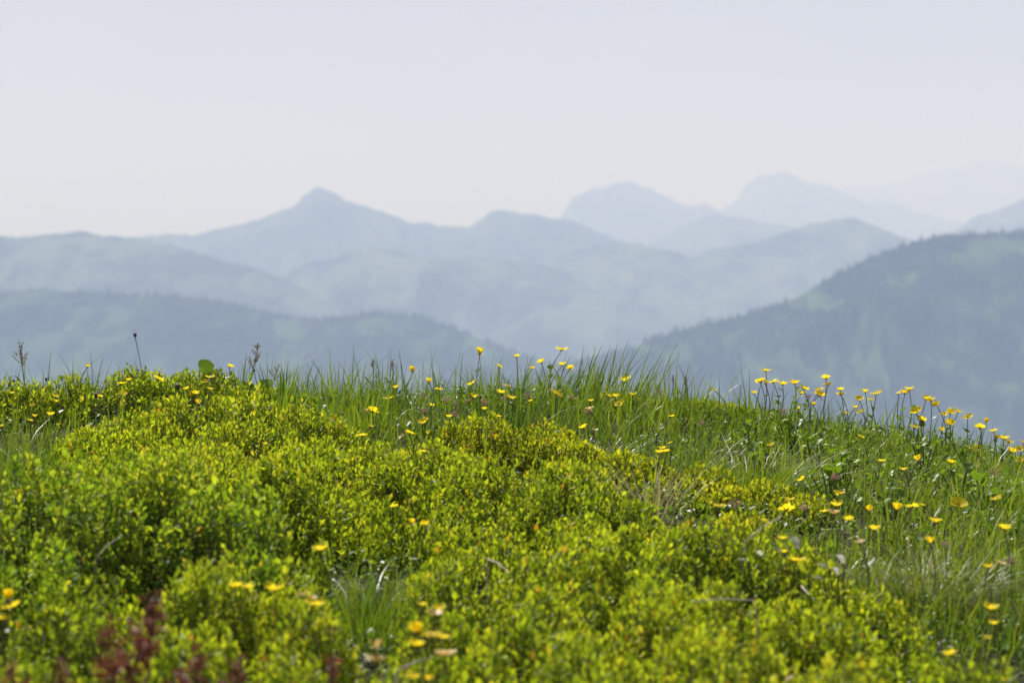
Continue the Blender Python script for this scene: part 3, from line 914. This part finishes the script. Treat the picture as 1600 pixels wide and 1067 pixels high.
# clusters: where they are, group, list of (photo column, photo row, size in photo px[, faded])
CLUSTERS = [
 ('in the grass at the far left edge', None, [(17, 615, 11), (85, 619, 11), (88, 628, 9), (51, 634, 9), (54, 651, 9), (47, 657, 9), (79, 649, 14), (92, 664, 8), (2, 666, 8)]),
 ('among the left skyline shrub', None, [(137, 573, 9), (190, 600, 12), (202, 595, 11), (191, 617, 14), (156, 620, 10), (247, 593, 15), (291, 609, 11), (305, 616, 12), (309, 630, 11), (328, 590, 12), (322, 597, 10), (328, 608, 11), (359, 574, 12)]),
 ('in the crest grass around the small reddish spike', None, [(645, 581, 13), (671, 599, 14), (686, 609, 12), (618, 607, 11), (607, 623, 13), (582, 644, 15), (573, 643, 9, 1), (674, 635, 9), (663, 661, 14), (579, 666, 10), (566, 681, 14),
    (640, 677, 12), (628, 683, 10, 1), (669, 677, 9), (661, 706, 12), (414, 694, 8)]),
 ('standing on the skyline in the centre', 6.2, [(750, 554, 17), (780, 573, 10), (807, 558, 12), (846, 567, 13), (878, 547, 17), (879, 571, 12), (891, 576, 11), (832, 576, 8), (865, 574, 8)]),
 ('in the central grass below the skyline flowers', None, [(738, 600, 15), (783, 615, 17), (799, 623, 15), (741, 621, 11), (779, 651, 9), (794, 604, 13, 1), (701, 652, 10), (756, 640, 10), (829, 627, 9)]),
 ('in the grass below the tall leaning tuft', None, [(869, 616, 18), (977, 596, 18), (951, 619, 14), (962, 620, 10), (989, 617, 11), (968, 632, 12), (923, 627, 10), (922, 641, 12, 1), (912, 669, 14), (929, 672, 9, 1), (1049, 651, 11), (1116, 610, 8)]),
 ('in the tight trio above the yellowish shrub', None, [(1030, 708, 14), (1035, 701, 13), (1042, 706, 13), (1047, 692, 7)]),
 ('in the left half of the right skyline row', 6.15, [(1197, 580, 13), (1188, 597, 13), (1196, 600, 11), (1178, 615, 10), (1208, 598, 16), (1223, 601, 15), (1242, 600, 15), (1255, 607, 14), (1252, 615, 14), (1291, 592, 13), (1294, 602, 13), (1281, 609, 12),
    (1280, 619, 16), (1313, 610, 11), (1314, 617, 13)]),
 ('in the middle of the right skyline row', 6.1, [(1271, 634, 11), (1247, 640, 11), (1352, 613, 13), (1369, 616, 14), (1343, 625, 12), (1360, 625, 10), (1336, 637, 10), (1345, 644, 11), (1320, 646, 9), (1421, 609, 14), (1414, 615, 14), (1404, 615, 9)]),
 ('at the sloping right end of the skyline row', 6.0, [(1447, 624, 15), (1455, 627, 13), (1464, 634, 13), (1432, 645, 17), (1439, 657, 13), (1430, 668, 17), (1477, 647, 13), (1486, 646, 14), (1497, 644, 12), (1512, 652, 16), (1485, 664, 17),
    (1472, 674, 11), (1541, 660, 11), (1531, 669, 13)]),
 ('crowded at the right edge of the skyline', 5.95, [(1553, 674, 13), (1557, 684, 15), (1569, 686, 16), (1576, 691, 14), (1519, 707, 17), (1525, 701, 11), (1579, 707, 14), (1594, 702, 13), (1598, 691, 10), (1594, 731, 14)]),
 ('scattered in the upper right meadow', None, [(1344, 682, 11), (1205, 696, 12), (1377, 721, 13), (1436, 720, 14), (1486, 724, 13), (1412, 734, 13), (1253, 751, 13), (1311, 771, 15)]),
 ('scattered in the middle of the right meadow', None, [(1235, 781, 12), (1229, 797, 19), (1307, 791, 17), (1287, 800, 11), (1302, 803, 14, 1), (1359, 799, 16), (1400, 798, 21), (1425, 792, 18), (1440, 789, 10), (1497, 789, 21), (1558, 780, 16), (1124, 791, 14)]),
 ('in the lower right meadow above the dry tussock', None, [(1326, 813, 14), (1366, 828, 16), (1462, 816, 19), (1569, 827, 17), (1453, 849, 17), (1223, 842, 15), (1245, 876, 20), (1342, 848, 12, 1), (1224, 863, 9), (1194, 813, 9)]),
 ('low by the tussock at the right edge', None, [(1544, 886, 13), (1562, 880, 14, 1), (1549, 952, 19), (1554, 975, 13), (1543, 996, 11), (1485, 1022, 17)]),
 ('alone in the wide centre shrub', None, [(615, 792, 10), (643, 819, 14), (665, 821, 13), (642, 785, 9, 1)]),
 ('blurred in the hollow right of the deep green shrub', None, [(500, 860, 24), (368, 917, 15), (387, 918, 19), (429, 922, 22), (473, 930, 14, 1), (491, 945, 22), (487, 936, 11, 1)]),
 ('blurred in the bottom left corner', None, [(12, 937, 22), (19, 949, 21), (5, 966, 15)]),
 ('blurred at the bottom below the green tuft', None, [(658, 945, 13), (686, 953, 18), (679, 961, 18, 1), (651, 990, 25), (650, 1009, 23), (674, 994, 20), (689, 996, 20), (696, 1024, 22, 1), (586, 1014, 24, 1), (588, 1033, 22, 1), (644, 1058, 18), (671, 1062, 13)]),
]
for where, dep, lst in CLUSTERS:
    order = sorted(range(len(lst)), key=lambda k: lst[k][0])
    n = len(lst)
    for pos, k in enumerate(order):
        it = lst[k]
        fd = len(it) > 3
        word = 'faded yellow flower' if fd else 'yellow flower'
        if pos == 0:
            lab = f'leftmost {word} {where}'
        elif pos == n - 1:
            lab = f'rightmost {word} {where}'
        else:
            lab = f'{ORD[pos]} {word} from left {where}'
        sky_row = dep is not None
        flower(it[0], it[1], it[2] * 1.22 * frng.uniform(.88, 1.1), lab, 'yellow flowers on the hilltop', fd, depth=dep, leafy=sky_row and it[2] > 13)

# ------------------------------------------------------------------ feathery seed heads
def plume_mesh(seed):
    r = np.random.default_rng(seed)
    n = 26
    d = np.stack([r.normal(0, .75, n), r.normal(0, .75, n), np.abs(r.normal(.8, .35, n))], -1)
    d /= np.linalg.norm(d, axis=1, keepdims=True)
    V, T = sticks(d * .08, d * r.uniform(.7, 1.15, n)[:, None], 0.03, 0.045)
    return mesh_np('plume', V, T, np.repeat(r.random(n), 6), M_PLUME)


PLUMES = [plume_mesh(k) for k in range(3)]
SEEDS = [('left of the central grass', [(661, 620), (697, 628), (711, 635), (663, 646), (731, 629), (757, 633), (709, 650), (788, 624)]),
         ('below the tall leaning tuft', [(826, 621), (893, 624), (919, 647), (1031, 616), (1096, 665)]),
         ('in the right meadow', [(1554, 742), (1304, 750), (1256, 797), (1225, 645), (1264, 622), (1150, 792), (1477, 854), (1580, 882)])]
for where, lst in SEEDS:
    for pos, (px, py) in enumerate(sorted(lst)):
        X, Y, Z = place(px, py, 0.012)
        g = float(ground(X, Y)); Z = max(Z, g + .03)
        pre = 'leftmost' if pos == 0 else 'rightmost' if pos == len(lst) - 1 else ORD[pos]
        lab = f'{pre} feathery pinkish seed head {"" if pre.endswith("most") else "from the left "}of those {where}'
        o = thing('seed_head', (X, Y, g), lab, 'seed head', 'feathery seed heads')
        pts = stem_curve(0, 0, Z - g, frng)
        V, T = tube(pts, .0009)
        add('stem', mesh_np('stem', V, T, np.full(len(V), .8), M_STEM, True), o)
        p = add('plume', PLUMES[pos % 3], o)
        sc = 0.0115 * frng.uniform(.85, 1.2)
        p.matrix_basis = Matrix.Translation((0, 0, Z - g)) @ Matrix.Rotation(frng.normal(0, .4), 4, 'X') @ Matrix.Rotation(frng.uniform(0, 6), 4, 'Z') @ Matrix.Diagonal((sc, sc, sc, 1))

# ------------------------------------------------------------------ thin stems with a dark bud and a pale tip
def bud_mesh():
    pts = np.array([[0, 0, 0], [0, 0, .25], [0, 0, .6], [0, 0, 1.0], [0, 0, 1.1]])
    V, T = tube(pts, [.15, .42, .46, .36, .12], 7)
    return mesh_np('bud', V, T, np.linspace(0, 1, len(V)), M_BUD, True)


def bud_tip_mesh():
    r = np.random.default_rng(8)
    n = 22
    d = np.stack([r.normal(0, .35, n), r.normal(0, .35, n), np.ones(n)], -1)
    V, T = sticks(np.stack([d[:, 0] * .3, d[:, 1] * .3, np.full(n, .9)], -1), np.stack([d[:, 0] * .9, d[:, 1] * .9, r.uniform(1.2, 1.5, n)], -1), .06, .05)
    return mesh_np('floret', V, T, np.repeat(r.random(n), 6), M_WHITE)


BUD, BUDTIP = bud_mesh(), bud_tip_mesh()
for px, py, dep, sc, lab in [(211, 527, 6.15, .0078, 'tall lone thin stem with dark pale-tipped bud above the left skyline shrub'),
                             (72, 595, 6.1, .006, 'small dark pale-tipped bud on the skyline near the left edge'),
                             (150, 622, 6.0, .009, 'dark bud beside a yellow flower below the skyline shrub'),
                             (277, 609, 6.05, .0105, 'large dark pale-tipped bud below the highest part of the skyline shrub'),
                             (397, 581, 6.2, .006, 'small dark bud on the skyline below the sorrel spike'),
                             (750, 624, 6.0, .008, 'dark purple bud in the central grass beside a yellow flower'),
                             (21, 599, 6.1, .007, 'dark pale-tipped bud in the shrub at the far left edge')]:
    X, Y, Z = [float(v) for v in at(px, py, dep)]
    g = float(ground(X, Y))
    o = thing('bud_stem', (X + .02, Y, g), lab, 'bud', 'thin stems with dark buds')
    pts = stem_curve(-.02, 0, Z - g, frng, 8, .006)
    V, T = tube(pts, .0008)
    add('stem', mesh_np('stem', V, T, np.full(len(V), .9), M_STEM, True), o)
    b = add('bud', BUD, o); b.matrix_basis = Matrix.Translation(pts[-1]) @ Matrix.Diagonal((sc, sc, sc, 1))
    f = add('floret', BUDTIP, o); f.matrix_basis = b.matrix_basis.copy()


# ------------------------------------------------------------------ sorrel
def sorrel(px, py_top, depth, hspike, lab, mat, seed, lean=0.0, branches=9, dens=0.6, seedr=0.0019, grp='green sorrel spikes', leaf=True):
    r = np.random.default_rng(seed)
    X, Y, Z = [float(v) for v in at(px, py_top, depth)]
    bx = X - lean * 0.12
    g = float(ground(bx, Y))
    o = thing('sorrel_plant', (bx, Y, g), lab, 'sorrel', grp)
    H = max(Z - g, hspike * 1.1)
    t = np.linspace(0, 1, 10)
    pts = np.stack([lean * 0.12 * t ** 1.5, 0.004 * np.sin(t * 3), H * t], -1)
    V, T = tube(pts, np.linspace(.0016, .0007, 10))
    add('stem', mesh_np('stem', V, T, np.repeat(np.linspace(.4, .9, 10), 5), M_STEM, True), o)
    C = []
    BV, BT, off = [], [], 0
    for k in range(branches):
        f = 1 - hspike / H * (k / branches)
        c = np.array([np.interp(f, t, pts[:, i]) for i in range(3)])
        ln = hspike * (0.16 + 0.5 * (k / branches)) * r.uniform(.7, 1.2)
        az = r.uniform(0, 6.28); el = r.uniform(.7, 1.1)
        d = np.array([math.cos(az) * math.cos(el), math.sin(az) * math.cos(el), math.sin(el)])
        if k == 0:
            d = np.array([0, 0, 1.]) ; 
        e = c + d * ln
        v, tt = tube(np.linspace(c, e, 4), .0005, 4)
        BV.append(v); BT.append(tt + off); off += len(v)
        m = max(int(dens * ln / 0.0011), 5)
        q = r.random(m)
        C.append(c + d * ln * q[:, None] + r.normal(0, seedr * .75, (m, 3)))
    add('branches', mesh_np('branches', np.concatenate(BV), np.concatenate(BT), np.full(off, .9), M_STEM), o, kind='stuff')
    C = np.concatenate(C); n = len(C)
    ax = r.normal(0, 1, (n, 3)); hint = r.normal(0, 1, (n, 3))
    ln = seedr * 2 * r.uniform(.7, 1.2, n)
    add('seeds', leaves_mesh('seeds', C, ax, hint, ln, ln, r.random(n), mat), o, kind='stuff')
    if leaf:
        for k in range(2):
            L_ = add('stem_leaf', LEAFLET, o)
            i = 2 + k * 2
            L_.matrix_basis = Matrix.Translation(pts[i]) @ Matrix.Rotation(r.uniform(0, 6.28), 4, 'Z') @ Matrix.Rotation(.8, 4, 'X') @ Matrix.Diagonal((.009, .035, .02, 1))


sorrel(30, 540, 6.05, .055, 'tan branching sorrel spike on the skyline at the far left', M_SORREL, 1, lean=-.12, branches=11)
sorrel(404, 541, 6.15, .055, 'greenish sorrel spike leaning right on the skyline beside the round leaf', M_SORREL, 2, lean=.22, branches=12)
sorrel(583, 563, 6.2, .022, 'small reddish sorrel spike on the crest left of centre', M_SORREL, 3, branches=6)
sorrel(614, 566, 6.2, .022, 'small pale sorrel spike on the crest near the reddish one', M_SORREL, 4, branches=5)
sorrel(1052, 588, 6.25, .016, 'tiny pinkish sorrel spike left of two on the crest', M_SORREL_RED, 5, branches=5, seedr=.0016)
sorrel(1072, 592, 6.25, .018, 'tiny pinkish sorrel spike right of two on the crest', M_SORREL_RED, 6, branches=5, seedr=.0016)
sorrel(436, 572, 6.15, .035, 'drooping greyish sorrel spike on the skyline right of the leaning one', M_SORREL, 7, lean=.25, branches=7)
sorrel(241, 937, 2.62, .075, 'tallest dark red blurred sorrel spike at the bottom left', M_SORREL_RED, 11, lean=.15, branches=12, dens=0.95, seedr=.0026, grp='red foreground sorrel')
sorrel(215, 997, 2.55, .06, 'dark red blurred sorrel spike just below the tallest one', M_SORREL_RED, 12, lean=.1, branches=11, dens=0.95, seedr=.0026, grp='red foreground sorrel')
sorrel(172, 990, 2.5, .075, 'broad dark red blurred sorrel spike left of the tallest one', M_SORREL_RED, 13, lean=-.05, branches=13, dens=0.95, seedr=.0026, grp='red foreground sorrel')
sorrel(308, 1022, 2.55, .055, 'dark red blurred sorrel spike right of the tallest one', M_SORREL_RED, 14, lean=.12, branches=11, dens=0.95, seedr=.0026, grp='red foreground sorrel')
sorrel(97, 1042, 2.5, .05, 'short dark red blurred sorrel spike toward the left corner', M_SORREL_RED, 15, branches=10, dens=0.95, seedr=.0026, grp='red foreground sorrel')
sorrel(22, 1043, 2.5, .05, 'dark red blurred sorrel spike in the bottom left corner', M_SORREL_RED, 16, branches=10, dens=0.95, seedr=.0026, grp='red foreground sorrel')
sorrel(378, 1035, 2.55, .045, 'reddish blurred sorrel spike leaning right, rightmost of the red clump', M_SORREL_RED, 17, lean=.3, branches=9, dens=0.95, seedr=.0026, grp='red foreground sorrel')
sorrel(522, 1030, 2.6, .022, 'small lone dark red sorrel tip at the bottom left of centre', M_SORREL_RED, 18, lean=.2, branches=6, dens=0.95, seedr=.0026, grp='red foreground sorrel')


# ------------------------------------------------------------------ broad-leaved herbs
def round_leaf_mesh(name, mat, seed, wid=.5, notch=0.12):
    r = np.random.default_rng(seed)
    n = 14
    V = [(0, 0.0, 0), (0, .5, -.05)]
    for k in range(n):
        a = -math.pi / 2 + (k + .5) / n * 2 * math.pi
        sc = 1 + r.normal(0, .05)
        yv = .5 + .5 * math.sin(a) * sc
        V.append((wid * math.cos(a) * sc, yv - (notch if k in (0, n - 1) else 0), .16 * math.cos(a) ** 2 - .12 * yv * yv + r.normal(0, .03)))
    T = [[1, 2 + k, 2 + (k + 1) % n] for k in range(n)]
    return mesh_np(name, np.array(V), np.array(T), np.clip(r.normal(.55, .15, len(V)), 0, 1), mat, True)


ROUND = [round_leaf_mesh('leaf', M_HERB, k, w) for k, w in enumerate((.5, .42, .46))]
WITHER = [round_leaf_mesh('leaf', M_GREY, 30 + k, w, 0.0) for k, w in enumerate((.2, .14))]


def herb(px, py, depth, leaves, lab, name='broad_leaved_herb', meshes=ROUND, cat='herb', grp='broad-leaved herbs'):
    """leaves: (dx, dz of leaf foot in m, length, tilt back, turn)"""
    X, Y, Z = [float(v) for v in at(px, py, depth)]
    g = float(ground(X, Y))
    o = thing(name, (X, Y, g), lab, cat, grp)
    for k, (dx, dy, dz, ln, tilt, turn) in enumerate(leaves):
        foot = np.array([dx, dy, max(Z - g + dz, 0.01)])
        pts = np.linspace(np.array([dx * .2, dy * .2, 0]), foot, 5)
        pts[:, 2] = foot[2] * np.linspace(0, 1, 5) ** .9
        V, T = tube(pts, .0012)
        add('stalk', mesh_np('stalk', V, T, np.full(len(V), .4), M_STEM, True), o)
        l = add('leaf', meshes[k % len(meshes)], o)
        l.matrix_basis = Matrix.Translation(foot) @ Matrix.Rotation(turn, 4, 'Z') @ Matrix.Rotation(tilt, 4, 'X') @ Matrix.Diagonal((ln, ln, ln, 1))


herb(322, 585, 6.2, [(0, 0, 0, .037, 1.3, .5), (.020, .01, -.010, .030, .9, -.6), (.035, -.01, -.02, .028, .7, -.9), (-.02, .01, -.03, .03, .9, .9)],
     'large bright round leaf standing up on the left skyline')
herb(412, 612, 6.1, [(0, 0, 0, .035, 1.0, -.4), (.03, 0, -.005, .03, .8, -1.0), (-.028, .0, 0, .03, .9, .8), (.01, -.02, -.015, .032, .5, .1)],
     'clump of dark round leaves at the foot of the leaning sorrel')
frng2 = np.random.default_rng(31)
for (px, py, lab) in [(1172, 668, 'pale frothy green herb in the grass left of the right meadow'), (1275, 692, 'round-leaved herb in the right meadow below the skyline row'),
                      (1320, 717, 'upright pale-leaved herb in the upper right meadow'), (1300, 740, 'leafy herb beside a seed head in the right meadow'),
                      (1235, 668, 'low leafy herb under the left half of the right skyline row'), (1443, 700, 'broad-leaved herb under the sloping end of the skyline row'),
                      (1390, 775, 'low leafy herb in the middle of the right meadow'), (668, 664, 'small leafy herb behind a flower in the left grass'),
                      (1540, 760, 'low round-leaved herb at the right edge of the meadow'), (480, 628, 'small leafy herb at the foot of the crest grass'),
                      (1500, 735, 'low leafy herb in the upper right meadow near the edge'), (1190, 705, 'leafy herb left of the upper right meadow flowers')]:
    X, Y, Z = place(px, py, 0.0)
    lv = [(float(frng2.normal(0, .02)), float(frng2.normal(0, .02)), float(frng2.uniform(-.02, .012)), float(frng2.uniform(.012, .022)), float(frng2.uniform(.2, 1.1)), float(frng2.uniform(0, 6.28))) for _ in range(9)]
    herb(px, py, Y, lv, lab)
for (px, py, ln, tilt, lab) in [(1247, 858, .026, .75, 'upright grey withered leaf in the right meadow'), (1190, 868, .020, .3, 'pair of silvery withered leaves at the edge of the broad shrub'),
                                (1318, 880, .024, .5, 'thin grey withered leaf curling above the broad shrub'), (1310, 898, .02, .5, 'small grey withered leaf behind the right end of the broad shrub')]:
    X, Y, Z = place(px, py, 0.012)
    herb(px, py, Y, [(0, 0, 0, ln, tilt, .3), (-.018, .005, -.008, ln * .8, tilt * .8, 1.0)], lab, 'withered_leaf', WITHER, 'leaf', 'grey withered leaves')


# ------------------------------------------------------------------ single dry stalks lying on the shrubs
M_STALK = plant_mat('dry_stalk', [(0, (0.42, 0.37, 0.25)), (1, (0.56, 0.50, 0.38))], trans=0.1, rough=0.6)
for (xa, ya, xb, yb, lab) in [(1252, 915, 1292, 968, 'pale dry stalk leaning on the right end of the broad shrub'), (1165, 845, 1222, 806, 'pale dry stalk slanting up at the left of the lower right meadow'),
                              (762, 873, 795, 894, 'short grey twig lying on the front of the centre shrub'), (620, 1046, 690, 1026, 'blurred dry stalk among the bottom flowers'),
                              (150, 872, 192, 835, 'blurred grey stalk in front of the deep green shrub'), (1180, 938, 1080, 940, 'thin dry stalk lying level across the broad shrub')]:
    A = np.array(place(xa, ya, 0.012)); B = np.array(place(xb, yb, 0.018))
    B[1] = A[1] + np.clip(B[1] - A[1], -.06, .06)
    B = np.array([float(v) for v in at(xb, yb, B[1])])
    foot = np.array([A[0] - .15 * (B[0] - A[0]), A[1] + .01, float(ground(A[0], A[1]))])
    o = thing('dry_stalk', foot, lab, 'stalk', 'single dry stalks')
    pts = np.array([foot, foot * .35 + A * .65, A, A * .5 + B * .5 + np.array([0, 0, .003]), B]) - foot
    V, T = tube(pts, [.0012, .0012, .0012, .0010, .0007], 5)
    add('stalk', mesh_np('stalk', V, T, np.linspace(0, 1, len(V)), M_STALK, True), o)
